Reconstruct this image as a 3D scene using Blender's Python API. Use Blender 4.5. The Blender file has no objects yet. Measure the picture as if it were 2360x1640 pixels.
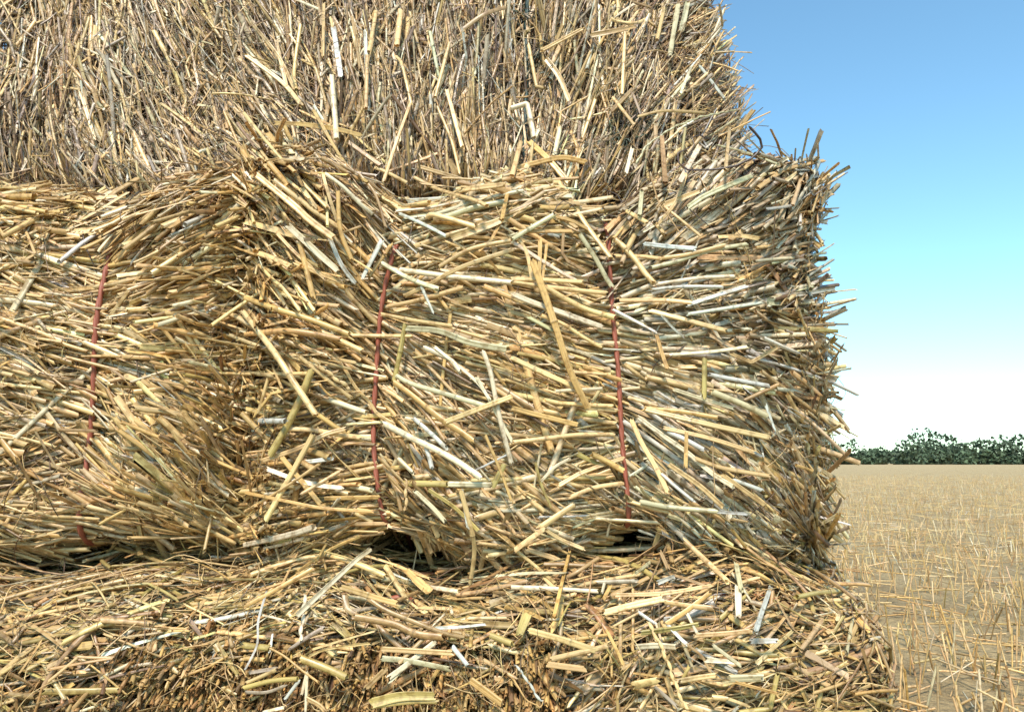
import bpy, math, random
import numpy as np
from mathutils import Vector
from mathutils.bvhtree import BVHTree

R = math.radians
rng = np.random.default_rng(7)
random.seed(7)
scene = bpy.context.scene
COL = scene.collection

# ------------------------------------------------------------------ camera
PITCH = 8.0
CAM = np.array([0.0, -0.66, 0.44])
FOCAL = 820 / math.tan(R(25))          # focal length in pixels of the 2360 x 1640 photograph
cam_d = bpy.data.cameras.new("camera")
cam = bpy.data.objects.new("camera", cam_d)
COL.objects.link(cam)
cam.location = CAM
cam.rotation_euler = (R(90 + PITCH), 0, 0)
cam_d.sensor_fit = 'VERTICAL'
cam_d.angle = R(50)
cam_d.clip_start = 0.01
cam_d.clip_end = 5000
scene.camera = cam

# ------------------------------------------------------------------ sky, sun, exposure
SUN_EL, SUN_AZ = 50.0, 188.0           # azimuth from +Y (behind the stack) towards +X: high, behind the camera on its left
world = bpy.data.worlds.new("World")
scene.world = world
world.use_nodes = True
wn = world.node_tree
bg = wn.nodes["Background"]
sky = wn.nodes.new("ShaderNodeTexSky")
sky.sky_type = 'NISHITA'
sky.sun_disc = False
sky.sun_elevation = R(SUN_EL)
sky.sun_rotation = R(SUN_AZ)
sky.air_density = 1.0
sky.dust_density = 0.4
sky.ozone_density = 0.3
tone = wn.nodes.new("ShaderNodeMix")          # the clear cyan cast of this sky
tone.data_type = 'RGBA'; tone.blend_type = 'MULTIPLY'; tone.inputs[0].default_value = 1.0
tone.inputs[7].default_value = (0.77, 1.06, 1.05, 1)
wn.links.new(sky.outputs[0], tone.inputs[6])
wn.links.new(tone.outputs[2], bg.inputs[0])
bg.inputs[1].default_value = 0.15
sun_d = bpy.data.lights.new("sun", 'SUN')
sun = bpy.data.objects.new("sun", sun_d)
COL.objects.link(sun)
sun_d.energy = 3.7
sun_d.angle = R(10)
sun_d.color = (1.0, 0.90, 0.78)
sv = Vector((math.sin(R(SUN_AZ)) * math.cos(R(SUN_EL)), math.cos(R(SUN_AZ)) * math.cos(R(SUN_EL)), math.sin(R(SUN_EL))))
sun.rotation_euler = sv.to_track_quat('Z', 'Y').to_euler()
scene.view_settings.view_transform = 'Standard'
scene.view_settings.look = 'None'
scene.view_settings.exposure = 0.73
scene.view_settings.gamma = 1.0
scene.render.engine = 'CYCLES'
scene.cycles.max_bounces = 6
scene.cycles.diffuse_bounces = 4


def tag(o, label=None, cat=None, group=None, kind=None):
    if label: o["label"] = label
    if cat: o["category"] = cat
    if group: o["group"] = group
    if kind: o["kind"] = kind
    return o


def empty(name, loc):
    o = bpy.data.objects.new(name, None)
    o.location = loc
    o.empty_display_size = 0.05
    COL.objects.link(o)
    return o


# ------------------------------------------------------------------ materials
def mat(name):
    m = bpy.data.materials.new(name)
    m.use_nodes = True
    nt = m.node_tree
    return m, nt, nt.nodes["Principled BSDF"], nt.nodes["Material Output"]


def ramp(nt, stops):
    r = nt.nodes.new("ShaderNodeValToRGB")
    el = r.color_ramp.elements
    while len(el) < len(stops): el.new(0.5)
    for e, (p, c) in zip(el, stops):
        e.position = p
        e.color = (c, c, c, 1) if isinstance(c, (int, float)) else (*c, 1)
    return r


def noise(nt, vec, scale, detail=2, rough=0.5):
    n = nt.nodes.new("ShaderNodeTexNoise")
    n.inputs["Scale"].default_value = scale
    n.inputs["Detail"].default_value = detail
    n.inputs["Roughness"].default_value = rough
    if vec is not None: nt.links.new(vec, n.inputs["Vector"])
    return n


def mul(nt, a, b, fac=1.0, mode='MULTIPLY'):
    m = nt.nodes.new("ShaderNodeMix")
    m.data_type = 'RGBA'
    m.blend_type = mode
    if isinstance(fac, float): m.inputs[0].default_value = fac
    else: nt.links.new(fac, m.inputs[0])
    for s, i in ((a, 6), (b, 7)):
        if isinstance(s, tuple): m.inputs[i].default_value = (*s, 1)
        else: nt.links.new(s, m.inputs[i])
    return m.outputs[2]


def straw_material():
    m, nt, p, out = mat("straw")
    at = nt.nodes.new("ShaderNodeAttribute"); at.attribute_name = "tint"
    fb = nt.nodes.new("ShaderNodeAttribute"); fb.attribute_name = "fib"
    n1 = noise(nt, fb.outputs["Vector"], 2.6, 3, 0.65)          # fine lengthwise fibres
    r1 = ramp(nt, [(0.30, 0.62), (0.5, 0.98), (0.72, 1.16)])
    nt.links.new(n1.outputs[0], r1.inputs[0])
    c = mul(nt, at.outputs["Color"], r1.outputs[0])
    geo = nt.nodes.new("ShaderNodeNewGeometry")
    n2 = noise(nt, geo.outputs["Position"], 130, 3, 0.6)         # weathered blotches
    r2 = ramp(nt, [(0.36, (0.55, 0.47, 0.38)), (0.50, (1, 1, 1))])
    nt.links.new(n2.outputs[0], r2.inputs[0])
    c = mul(nt, c, r2.outputs[0], 0.8)
    nt.links.new(c, p.inputs["Base Color"])
    p.inputs["Roughness"].default_value = 0.34
    p.inputs["Specular IOR Level"].default_value = 0.62
    b = nt.nodes.new("ShaderNodeBump")
    b.inputs["Strength"].default_value = 0.35
    b.inputs["Distance"].default_value = 0.0006
    nt.links.new(n1.outputs[0], b.inputs["Height"])
    nt.links.new(b.outputs[0], p.inputs["Normal"])
    tr = nt.nodes.new("ShaderNodeBsdfTranslucent")
    nt.links.new(c, tr.inputs[0])
    mx = nt.nodes.new("ShaderNodeMixShader")
    mx.inputs[0].default_value = 0.14
    nt.links.new(p.outputs[0], mx.inputs[1]); nt.links.new(tr.outputs[0], mx.inputs[2])
    nt.links.new(mx.outputs[0], out.inputs[0])
    return m


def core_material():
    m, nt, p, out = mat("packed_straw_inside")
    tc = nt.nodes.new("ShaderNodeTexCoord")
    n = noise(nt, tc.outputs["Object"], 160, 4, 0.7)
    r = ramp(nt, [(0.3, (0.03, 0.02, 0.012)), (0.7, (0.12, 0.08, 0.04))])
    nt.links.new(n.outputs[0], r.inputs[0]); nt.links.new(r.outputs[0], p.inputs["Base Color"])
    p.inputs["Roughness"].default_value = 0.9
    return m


def twine_material(name, col, col2):
    m, nt, p, out = mat(name)
    fb = nt.nodes.new("ShaderNodeAttribute"); fb.attribute_name = "fib"
    n = noise(nt, fb.outputs["Vector"], 3.0, 3, 0.7)
    r = ramp(nt, [(0.3, col2), (0.65, col)])
    nt.links.new(n.outputs[0], r.inputs[0]); nt.links.new(r.outputs[0], p.inputs["Base Color"])
    p.inputs["Roughness"].default_value = 0.5
    b = nt.nodes.new("ShaderNodeBump"); b.inputs["Strength"].default_value = 0.6; b.inputs["Distance"].default_value = 0.0005
    nt.links.new(n.outputs[0], b.inputs["Height"]); nt.links.new(b.outputs[0], p.inputs["Normal"])
    return m


M_STRAW = straw_material()
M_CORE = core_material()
M_RED = twine_material("red_brown_twine", (0.36, 0.105, 0.06), (0.20, 0.058, 0.034))
M_TEAL = twine_material("dark_green_twine", (0.03, 0.07, 0.06), (0.012, 0.03, 0.03))

# straw colours (albedo)
PAL = {
    'cream': (.78, .56, .265), 'gold': (.64, .41, .15), 'pale': (.76, .65, .44), 'ash': (.59, .585, .51),
    'tan': (.44, .285, .125), 'sage': (.56, .50, .30), 'brown': (.17, .10, .05), 'mauve': (.44, .35, .26),
    'olive': (.48, .37, .125), 'sand': (.65, .455, .21), 'dark': (.07, .045, .035), 'rust': (.36, .20, .08), 'green': (.09, .12, .08),
}


def mix_colors(n, weights, g):
    k = list(weights)
    w = np.array([weights[x] for x in k], float); w /= w.sum()
    a = np.array([PAL[x] for x in k])
    i = g.choice(len(k), n, p=w); j = g.choice(len(k), n, p=w)
    t = g.uniform(0, 0.35, (n, 1))
    c = a[i] * (1 - t) + a[j] * t
    return np.clip(c * g.normal(1, 0.10, (n, 1)) * g.normal(1, 0.03, (n, 3)), 0.01, 0.86)


# ------------------------------------------------------------------ strand mesher
def unit(v):
    return v / np.maximum(np.linalg.norm(v, axis=-1, keepdims=True), 1e-9)


def strands_mesh(name, P, W, B, curl, N0, tint, fac, roll=None, S=6, g=rng, material=None, ragged=0.0012, groove=None):
    """P (n,K,3) centre lines, W/B (n,K) half widths across/along the normal, N0 (n,3) normals, tint (n,3), fac (n,K)."""
    n, K, _ = P.shape
    T = unit(np.gradient(P, axis=1))
    Nn = N0[:, None, :] - (N0[:, None, :] * T).sum(-1, keepdims=True) * T
    Nn = unit(Nn)
    Bn = np.cross(T, Nn)
    if roll is not None:
        c, s = np.cos(roll)[..., None], np.sin(roll)[..., None]
        Nn, Bn = Nn * c + Bn * s, Bn * c - Nn * s
    th = np.arange(S) * 2 * np.pi / S + 0.3
    ct, st = np.cos(th), np.sin(th)
    gr = np.zeros(n) if groove is None else groove
    dent = 1 - gr[:, None] * (np.exp(-(ct / .34) ** 2) * (st > 0))[None, :]      # lengthwise crease of a flattened stem
    V = (P[:, :, None, :] + Bn[:, :, None, :] * (W[:, :, None] * ct)[..., None]
         + Nn[:, :, None, :] * (B[:, :, None] * (st * dent)[:, None, :] + curl[:, None, None] * W[:, :, None] * (ct ** 2 - 0.5))[..., None])
    if ragged:
        V[:, 0] += T[:, 0, None, :] * g.normal(0, ragged, (n, S, 1))
        V[:, -1] += T[:, -1, None, :] * g.normal(0, ragged, (n, S, 1))
    co = V.reshape(-1, 3)
    base = (np.arange(n) * K * S)[:, None, None]
    kk = (np.arange(K - 1) * S)[None, :, None]
    ii = np.arange(S)[None, None, :]
    jj = (ii + 1) % S
    q = np.stack([base + kk + ii, base + kk + jj, base + kk + S + jj, base + kk + S + ii], -1).reshape(-1, 4)
    me = bpy.data.meshes.new(name)
    me.vertices.add(len(co)); me.vertices.foreach_set("co", co.astype(np.float32).ravel())
    me.loops.add(q.size); me.loops.foreach_set("vertex_index", q.astype(np.int32).ravel())
    me.polygons.add(len(q))
    me.polygons.foreach_set("loop_start", np.arange(0, q.size, 4, dtype=np.int32))
    me.polygons.foreach_set("use_smooth", np.ones(len(q), bool))
    me.update(calc_edges=True)
    col = np.ones((n, K, S, 4), np.float32)
    col[..., :3] = np.clip(tint[:, None, None, :] * fac[:, :, None, None], 0, 0.88)
    a = me.attributes.new("tint", 'FLOAT_COLOR', 'POINT'); a.data.foreach_set("color", col.ravel())
    ln = np.concatenate([np.zeros((n, 1)), np.cumsum(np.linalg.norm(np.diff(P, axis=1), axis=-1), 1)], 1)
    fb = np.empty((n, K, S, 3), np.float32)
    idn = g.uniform(0, 500, (n, 1, 1))
    fb[..., 0] = ct[None, None, :] * 1.3 + idn
    fb[..., 1] = st[None, None, :] * 1.3 + idn * 0.37
    fb[..., 2] = ln[:, :, None] * 14
    a = me.attributes.new("fib", 'FLOAT_VECTOR', 'POINT'); a.data.foreach_set("vector", fb.ravel())
    me.materials.append(material or M_STRAW)
    return me


def link(name, me, parent=None):
    o = bpy.data.objects.new(name, me)
    COL.objects.link(o)
    if parent is not None:
        o.parent = parent
        o.matrix_parent_inverse.identity()
        o.location = -Vector(parent.location)
    return o


# ------------------------------------------------------------------ pixel <-> world of the photograph
cp, sp_ = math.cos(R(PITCH)), math.sin(R(PITCH))


def ray(u, v):
    dx, dy = (u - 1180) / FOCAL, (820 - v) / FOCAL
    d = np.array([dx, cp - dy * sp_, sp_ + dy * cp])
    return d / np.linalg.norm(d)


def on_plane(u, v, Y):
    d = ray(u, v)
    return CAM + d * ((Y - CAM[1]) / d[1])


# ------------------------------------------------------------------ the surface of a bale
def wrap(s, half, r):
    s0 = half - r
    a = np.abs(s); sg = np.sign(s)
    t = np.clip((a - s0) / r, 0, np.pi / 2)
    x = np.where(a < s0, a, s0 + r * np.sin(t))
    y = np.where(a < s0, 0, r * (1 - np.cos(t))) + np.maximum(0, a - s0 - r * np.pi / 2)
    return x * sg, y


class Bale:
    def __init__(s, cx, zc, y0, ha, hb, r, rb, depth, disp=None, lean=0.0):
        s.cx, s.zc, s.y0, s.ha, s.hb, s.r, s.rb, s.depth, s.disp, s.lean = cx, zc, y0, ha, hb, r, rb, depth, disp, lean

    def S0(s, a, b):
        x, ya = wrap(a, s.ha, s.r)
        z, yb = wrap(b, s.hb, s.rb)
        y = np.minimum(ya + yb, s.depth)
        return np.stack([s.cx + x, s.y0 + y + s.lean * (z + s.hb), s.zc + z], -1)

    def normal(s, a, b):
        e = 0.004
        da = s.S0(a + e, b) - s.S0(a - e, b)
        db = s.S0(a, b + e) - s.S0(a, b - e)
        nn = unit(np.cross(da, db))
        bad = np.linalg.norm(np.cross(da, db), axis=-1) < 1e-9
        nn[bad] = (0, -1, 0)
        return nn

    def S(s, a, b, off=0.0):
        p, nn = s.S0(a, b), s.normal(a, b)
        d = s.disp(a + s.cx, b + s.zc) if s.disp else 0.0
        return p + nn * (d + off)[..., None]

    def grid(s, off, na=90, nb=80, full=True):
        A = s.ha - s.r + s.r * 1.5708 + (s.depth - 0.06 if full else 0.12)
        Bm = s.hb - s.rb + s.rb * 1.5708 + (s.depth - 0.06 if full else 0.12)
        ta = np.linspace(-1, 1, na); tb = np.linspace(-1, 1, nb)
        sa = np.sign(ta) * (np.abs(ta) * s.ha * 1.15 + np.maximum(0, np.abs(ta) - .75) / .25 * (A - s.ha * 1.15))
        sb = np.sign(tb) * (np.abs(tb) * s.hb * 1.15 + np.maximum(0, np.abs(tb) - .75) / .25 * (Bm - s.hb * 1.15))
        aa, bb = np.meshgrid(sa, sb, indexing='ij')
        P = s.S(aa, bb, np.full(aa.shape, off))
        idx = np.arange(na * nb).reshape(na, nb)
        f = np.stack([idx[:-1, :-1], idx[1:, :-1], idx[1:, 1:], idx[:-1, 1:]], -1).reshape(-1, 4)
        rim = list(idx[:, 0]) + list(idx[-1, 1:]) + list(idx[-2::-1, -1]) + list(idx[0, -2:0:-1])
        return P.reshape(-1, 3), f, rim


def gauss(x, s): return np.exp(-(x / s) ** 2)


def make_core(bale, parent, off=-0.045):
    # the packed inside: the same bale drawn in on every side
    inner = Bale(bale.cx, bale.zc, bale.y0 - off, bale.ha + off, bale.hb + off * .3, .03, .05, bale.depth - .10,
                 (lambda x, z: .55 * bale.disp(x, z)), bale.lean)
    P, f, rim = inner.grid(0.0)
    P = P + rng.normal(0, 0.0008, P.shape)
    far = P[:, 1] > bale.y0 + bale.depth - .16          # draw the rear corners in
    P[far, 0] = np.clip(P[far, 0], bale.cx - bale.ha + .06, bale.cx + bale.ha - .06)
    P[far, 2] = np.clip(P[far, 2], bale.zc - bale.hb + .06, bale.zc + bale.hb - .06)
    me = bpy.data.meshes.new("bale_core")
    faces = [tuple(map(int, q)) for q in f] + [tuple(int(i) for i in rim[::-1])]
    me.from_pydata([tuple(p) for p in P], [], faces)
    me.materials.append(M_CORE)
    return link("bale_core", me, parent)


def bvh_of(bale):
    P, f, _ = bale.grid(0.0, 140, 120, False)
    return BVHTree.FromPolygons([Vector(p) for p in P], [tuple(map(int, q)) for q in f])


def field(ctrl, Y):
    """control points (u, v, angle) on the photograph -> function of world x, z giving fibre direction"""
    pts = np.array([on_plane(u, v, Y) for u, v, *_ in ctrl])[:, [0, 2]]
    an = np.radians([c[2] for c in ctrl])

    def fn(x, z):
        d2 = (x[:, None] - pts[None, :, 0]) ** 2 + (z[:, None] - pts[None, :, 1]) ** 2 + 1e-5
        w = d2 ** -2
        c = (w * np.cos(an)).sum(1); s = (w * np.sin(an)).sum(1)
        return np.arctan2(s, c)
    return fn


def scatter(bale, n, ab, angle, jitter, length, radius, layer, colors, g, tilt=(0, 5), follow=(0.2, 0.8),
            flat=0.38, kink=0.12, wild=0.08, S=8, bend=0.016, keep=None, sheath=0.3, K=9, dirt=1.0, clump=1, settle=None, ties=None):
    """n stems over the bale surface; ab=(a0,a1,b0,b1)"""
    nc = max(1, n // clump); n = nc * clump
    ci = np.repeat(np.arange(nc), clump)
    a = g.uniform(ab[0], ab[1], nc); b = g.uniform(ab[2], ab[3], nc)
    if clump > 1:
        pc = angle(a + bale.cx, b + bale.zc)[ci]
        al, pe = g.normal(0, .018, n), g.normal(0, .0045, n)
        a = a[ci] + np.cos(pc) * al - np.sin(pc) * pe; b = b[ci] + np.sin(pc) * al + np.cos(pc) * pe
    if keep is not None:
        k = g.uniform(0, 1, n) < keep(a + bale.cx, b + bale.zc)
        a, b, ci = a[k], b[k], ci[k]; n = len(a)
    x, z = a + bale.cx, b + bale.zc
    phi = angle(x, z) + np.radians(jitter(x, z) if callable(jitter) else jitter) * g.normal(0, 1, nc)[ci]
    phi = phi + (g.normal(0, .055, n) if clump > 1 else 0)
    w = (g.uniform(0, 1, nc) < wild)[ci]
    phi = np.where(w, phi + g.uniform(-1.3, 1.3, nc)[ci], phi)
    L = g.uniform(0, 1, n) ** 1.3 * (length[1] - length[0]) + length[0]
    if ties is not None:                    # most stems are gripped at a twine and end there instead of crossing it
        grip = (g.uniform(0, 1, nc) < .86)[ci]
        dev = phi - angle(x, z)
        L = np.where(grip, np.minimum(L, .185), L)
        for tf in ties:
            dx = x - tf(z)
            need = np.abs(np.cos(phi)) * L / 2 - g.uniform(-.004, .016, n) - np.abs(dx)
            mv = np.where(grip & (need > 0) & (np.abs(dx) < .13), need * np.where(dx > 0, 1, -1), 0)
            x = x + mv; z = z + mv * np.clip(np.tan(phi), -1.5, 1.5) * .6
        a, b = x - bale.cx, np.clip(z - bale.zc, ab[2], ab[3])
        z = b + bale.zc
        phi = angle(x, z) + dev
    rad = .86 * radius[0] * .6 + .86 * (radius[1] - radius[0] * .6) * g.uniform(0, 1, n) ** 1.5
    off = layer[0] + (layer[1] - layer[0]) * g.uniform(0, 1, nc)[ci] + (g.normal(0, .0012, n) if clump > 1 else 0)
    tn = g.uniform(0.25, 0.75, n); e = 0.0016 / L
    t = np.stack([0 * tn, tn * .33, tn * .7, tn - e, tn, tn + e, tn + (1 - tn) * .3, tn + (1 - tn) * .66, 0 * tn + 1], 1)
    if K < 9: t = np.stack([0 * tn, tn * .5, tn, tn + (1 - tn) * .5, 0 * tn + 1], 1)
    K = t.shape[1]
    kk = np.where(g.uniform(0, 1, n) < kink, g.normal(0, 0.6, n), 0)
    s = (t - tn[:, None]) * L[:, None]
    after = s > 0
    pa = phi[:, None] + np.where(after, kk[:, None], 0)
    da, db = np.cos(pa) * s, np.sin(pa) * s
    # centre the stem on its sample point
    mid = (0.5 - tn) * L
    da -= (np.cos(phi) * mid)[:, None]; db -= (np.sin(phi) * mid)[:, None]
    aa, bb = a[:, None] + da, b[:, None] + db
    nn = bale.normal(a, b)
    Psurf = bale.S(aa, bb, np.repeat(off[:, None], K, 1))
    ep = 0.01
    c0 = bale.S(a, b, off)
    Ta = (bale.S(a + ep, b, off) - bale.S(a - ep, b, off)) / (2 * ep)
    Tb = (bale.S(a, b + ep, off) - bale.S(a, b - ep, off)) / (2 * ep)
    Ta, Tb = unit(Ta), unit(Tb)
    Plin = c0[:, None] + Ta[:, None] * da[..., None] + Tb[:, None] * db[..., None]
    f = g.uniform(follow[0], follow[1], n)[:, None, None]
    P = Plin * (1 - f) + Psurf * f
    ti = np.radians(g.normal(tilt[0], tilt[1], n))
    P = P + nn[:, None] * (np.tan(ti)[:, None] * (t - 0.5) * L[:, None])[..., None]
    bn = g.normal(0, bend, n)[:, None] * L[:, None] * (4 * (t - .5) ** 2)
    side = unit(np.cross(nn, Plin[:, -1] - Plin[:, 0]))
    P = P + side[:, None] * bn[..., None] + nn[:, None] * (g.normal(0, bend * .6, n)[:, None] * L[:, None] * (4 * (t - .5) ** 2))[..., None]
    if settle is None: settle = tilt[0] == 0 and follow[0] > .15
    if settle:              # a stem cannot ride above its neighbours: sink it until its highest point lies in its layer
        h = ((P - Psurf) * nn[:, None]).sum(-1).max(1)
        P = P - nn[:, None] * (np.clip(h, 0, .035) * .62)[:, None, None]
    isflat = g.uniform(0, 1, n) < flat
    sh = np.where(g.uniform(0, 1, n) < sheath, g.uniform(1.08, 1.35, n), 1.0)
    prof = np.ones((n, K))
    dots = (np.arange(K) == (4 if K == 9 else 2))[None, :]
    nodeb = np.where(isflat, 1.0, g.uniform(1.05, 1.3, n))[:, None]
    prof = np.where(dots, nodeb, prof) * np.where(after, sh[:, None], 1)
    taper = 1 - (g.uniform(0, 0.45, n) * np.where(isflat, 1.4, 0.5))[:, None] * t
    W = rad[:, None] * prof * taper
    W = np.where(isflat[:, None], W * g.uniform(0.7, 1.6, n)[:, None], W)
    B = np.where(isflat[:, None], 0.00018, W * g.uniform(0.75, 1.0, n)[:, None])
    curl = np.where(isflat, g.normal(0, 0.5, n), 0)
    roll = np.where(isflat[:, None], g.normal(0, 0.5, n)[:, None] + g.normal(0, 0.7, n)[:, None] * (t - .5), 0)
    tint = colors(x, z, n) if callable(colors) else mix_colors(n, colors, g)
    if clump > 1:
        first = np.searchsorted(ci, ci)
        tint = tint * .6 + tint[first] * .4
    # broad patches of bleached and of damp, stained straw
    pa_ = np.sin(x * 23 + 3 * np.sin(z * 17 + x * 9)) * np.sin(z * 29 + 2 * np.sin(x * 21) + 1.3)
    stain = np.clip(pa_, 0, 1)[:, None]
    tint = tint * (1 - stain * np.array([.22, .27, .28])) * (1 + .10 * np.clip(-pa_, 0, 1)[:, None])
    groove = np.where(~isflat & (g.uniform(0, 1, n) < .45), g.uniform(.5, 1.3, n), 0)
    fac = 1 + g.normal(0, 0.12, n)[:, None] * (t - .5) * 2
    fac = np.where(dots & ~isflat[:, None], fac * g.uniform(.5, .8, n)[:, None], fac)
    fac = fac * np.where(after, g.uniform(.85, 1.2, n)[:, None], 1) * dirt
    return dict(P=P, W=W, B=B, curl=curl, N0=nn, tint=tint, fac=fac, roll=roll, S=S, groove=groove)


def join(parts, name, parent, material=None, g=rng, stuff=True):
    """several scatters with equal K and S become one mesh"""
    keys = ('P', 'W', 'B', 'curl', 'N0', 'tint', 'fac', 'roll', 'groove')
    for p in parts: p.setdefault('groove', np.zeros(len(p['P'])))
    d = {k: np.concatenate([p[k] for p in parts]) for k in keys}
    me = strands_mesh(name, d['P'], d['W'], d['B'], d['curl'], d['N0'], d['tint'], d['fac'], d['roll'], parts[0]['S'], g, material, groove=d['groove'])
    o = link(name, me, parent)
    if stuff: o["kind"] = "stuff"
    return o


def fibres(bale, n, ab, g, colors, length=(.03, .12), rad=(.0002, .0006), off=(0.0, 0.012), curlv=0.5):
    """thin wiry roots, beards and threads"""
    a = g.uniform(ab[0], ab[1], n); b = g.uniform(ab[2], ab[3], n)
    K = 9
    t = np.linspace(0, 1, K)[None, :]
    phi = g.uniform(0, 6.28, n)[:, None] + g.normal(0, curlv, n)[:, None] * 2 * t + g.normal(0, curlv, n)[:, None] * np.sin(t * 5)
    L = g.uniform(length[0], length[1], n)[:, None]
    aa = a[:, None] + np.cumsum(np.cos(phi) * L / K, 1); bb = b[:, None] + np.cumsum(np.sin(phi) * L / K, 1)
    o = g.uniform(off[0], off[1], n)[:, None] + g.normal(0, 0.006, n)[:, None] * np.sin(t * 4)
    P = bale.S(aa, bb, o)
    W = g.uniform(rad[0], rad[1], n)[:, None] * (1 - 0.6 * t)
    return dict(P=P, W=W, B=W * .8, curl=np.zeros(n), N0=bale.normal(a, b), tint=mix_colors(n, colors, g),
                fac=np.ones((n, K)), roll=np.zeros((n, K)), S=8)


# ------------------------------------------------------------------ setting: field, far wood
def ground():
    m, nt, p, out = mat("stubble_field")
    tc = nt.nodes.new("ShaderNodeTexCoord")
    mp = nt.nodes.new("ShaderNodeMapping"); mp.inputs["Scale"].default_value = (9, 1.2, 1)
    nt.links.new(tc.outputs["Object"], mp.inputs[0])
    n1 = noise(nt, mp.outputs[0], 1.0, 6, 0.7)
    n2 = noise(nt, tc.outputs["Object"], 60, 5, 0.75)
    r1 = ramp(nt, [(0.35, (0.36, 0.25, 0.11)), (0.65, (0.60, 0.45, 0.22))])
    r2 = ramp(nt, [(0.35, 0.45), (0.6, 1.0)])
    nt.links.new(n1.outputs[0], r1.inputs[0]); nt.links.new(n2.outputs[0], r2.inputs[0])
    nt.links.new(mul(nt, r1.outputs[0], r2.outputs[0]), p.inputs["Base Color"])
    p.inputs["Roughness"].default_value = 0.95
    b = nt.nodes.new("ShaderNodeBump"); b.inputs["Distance"].default_value = 0.03; b.inputs["Strength"].default_value = 0.8
    nt.links.new(n2.outputs[0], b.inputs["Height"]); nt.links.new(b.outputs[0], p.inputs["Normal"])
    me = bpy.data.meshes.new("ground")
    s = 2500
    me.from_pydata([(-s, -s, 0), (s, -s, 0), (s, s, 0), (-s, s, 0)], [], [(0, 1, 2, 3)])
    me.materials.append(m)
    tag(link("ground", me), "harvested stubble field of short pale straw", kind="structure")


ground()


def far_wood():
    """a belt of trees across the field, about 260 m off: one mass of leaf clumps"""
    g = np.random.default_rng(3)
    m, nt, p, out = mat("far_foliage")
    at = nt.nodes.new("ShaderNodeAttribute"); at.attribute_name = "tint"
    nt.links.new(at.outputs["Color"], p.inputs["Base Color"]); p.inputs["Roughness"].default_value = .8
    cx = np.sort(g.uniform(-230, 330, 380)); cy = 265 + g.normal(0, 10, 380); h = g.uniform(4, 7, 380) * (1 + .5 * np.sin(cx * .07) * np.sin(cx * .19 + 1)) + 6 * (g.uniform(0, 1, 380) < .1)
    c, q, col = [], [], []
    for x, y, t in zip(cx, cy, h):
        n = 300
        v = unit(g.normal(0, 1, (n, 3))) * g.uniform(.55, 1, (n, 1)) ** .5
        v *= 1 + .25 * np.sin(v[:, :1] * 5 + x) * np.sin(v[:, 2:] * 6 + y)
        o = np.array([x, y, t * .45]) + v * [t * .75, t * .5, t * .5]
        a, b = unit(g.normal(0, 1, (n, 3))), unit(g.normal(0, 1, (n, 3)))
        s = g.uniform(.3, .8, (n, 1))
        quad = np.stack([o - a * s, o + b * s, o + a * s, o - b * s], 1)
        c.append(quad.reshape(-1, 3))
        tc = np.array([.055, .085, .045]) * g.uniform(.7, 1.3) * g.uniform(.6, 1.4, (n, 1))
        col.append(np.repeat(tc, 4, 0))
    c = np.concatenate(c); col = np.concatenate(col)
    me = bpy.data.meshes.new("far_wood")
    me.from_pydata(c.tolist(), [], np.arange(len(c)).reshape(-1, 4).tolist())
    a = me.attributes.new("tint", 'FLOAT_COLOR', 'POINT')
    a.data.foreach_set("color", np.concatenate([col, np.ones((len(col), 1))], 1).astype(np.float32).ravel())
    me.materials.append(m)
    tag(link("far_wood", me), "far-off belt of green trees on the horizon beyond the field", kind="stuff")


def stubble():
    """cut stems left standing in drilled rows, and loose straw between them"""
    g = np.random.default_rng(31)
    n1, n2 = 22000, 9000
    y = g.uniform(0, 1, n1) ** 2 * 26 - .4
    x = np.where(y > 1, -.8, .35) + (g.uniform(0, 1, n1)) * (3.5 + .75 * (y + .4))
    x = np.round(x / .12) * .12 + g.normal(0, .012, n1)
    n = n1 + n2
    y2 = g.uniform(0, 1, n2) ** 2 * 20 - .4
    x2 = .34 + g.uniform(0, 1, n2) * (3.5 + .75 * y2.clip(0))
    K = 3
    t = np.linspace(0, 1, K)
    d1 = unit(np.stack([g.normal(0, .25, n1), g.normal(0, .25, n1), np.ones(n1)], -1)) * g.uniform(.03, .11, (n1, 1))
    ph = g.uniform(0, 6.28, n2)
    d2 = np.stack([np.cos(ph), np.sin(ph), g.normal(0, .12, n2)], -1) * g.uniform(.05, .2, (n2, 1))
    base = np.concatenate([np.stack([x, y, 0 * x - .003], -1), np.stack([x2, y2, g.uniform(.006, .03, n2)], -1)])
    d = np.concatenate([d1, d2])
    P = base[:, None] + d[:, None] * t[None, :, None]
    P[:, :, 2] = np.maximum(P[:, :, 2], -.003)
    r = g.uniform(.0014, .0026, n)
    W = np.repeat(r[:, None], K, 1)
    me = strands_mesh("stubble", P, W, W * .8, np.zeros(n), np.tile([.1, -1.0, .12], (n, 1)),
                      mix_colors(n, {'cream': 3, 'sand': 3, 'gold': 2, 'tan': 2, 'pale': 1}, g), np.ones((n, K)), None, 5, g)
    tag(link("stubble", me), "short cut stubble and loose straw on the field at right", kind="stuff")


far_wood()
stubble()

# ------------------------------------------------------------------ bale definitions
TW_L, TW_R = -0.113, 0.094             # the two twines of the middle bale


def tw_l(z):   # x of the left twine at height z
    return -0.121 - 0.10 * (z - 0.50) * 0 + 0.9 * (z - 0.50) ** 2


def tw_r(z):
    return 0.092 - 0.055 * (z - 0.53)


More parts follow.
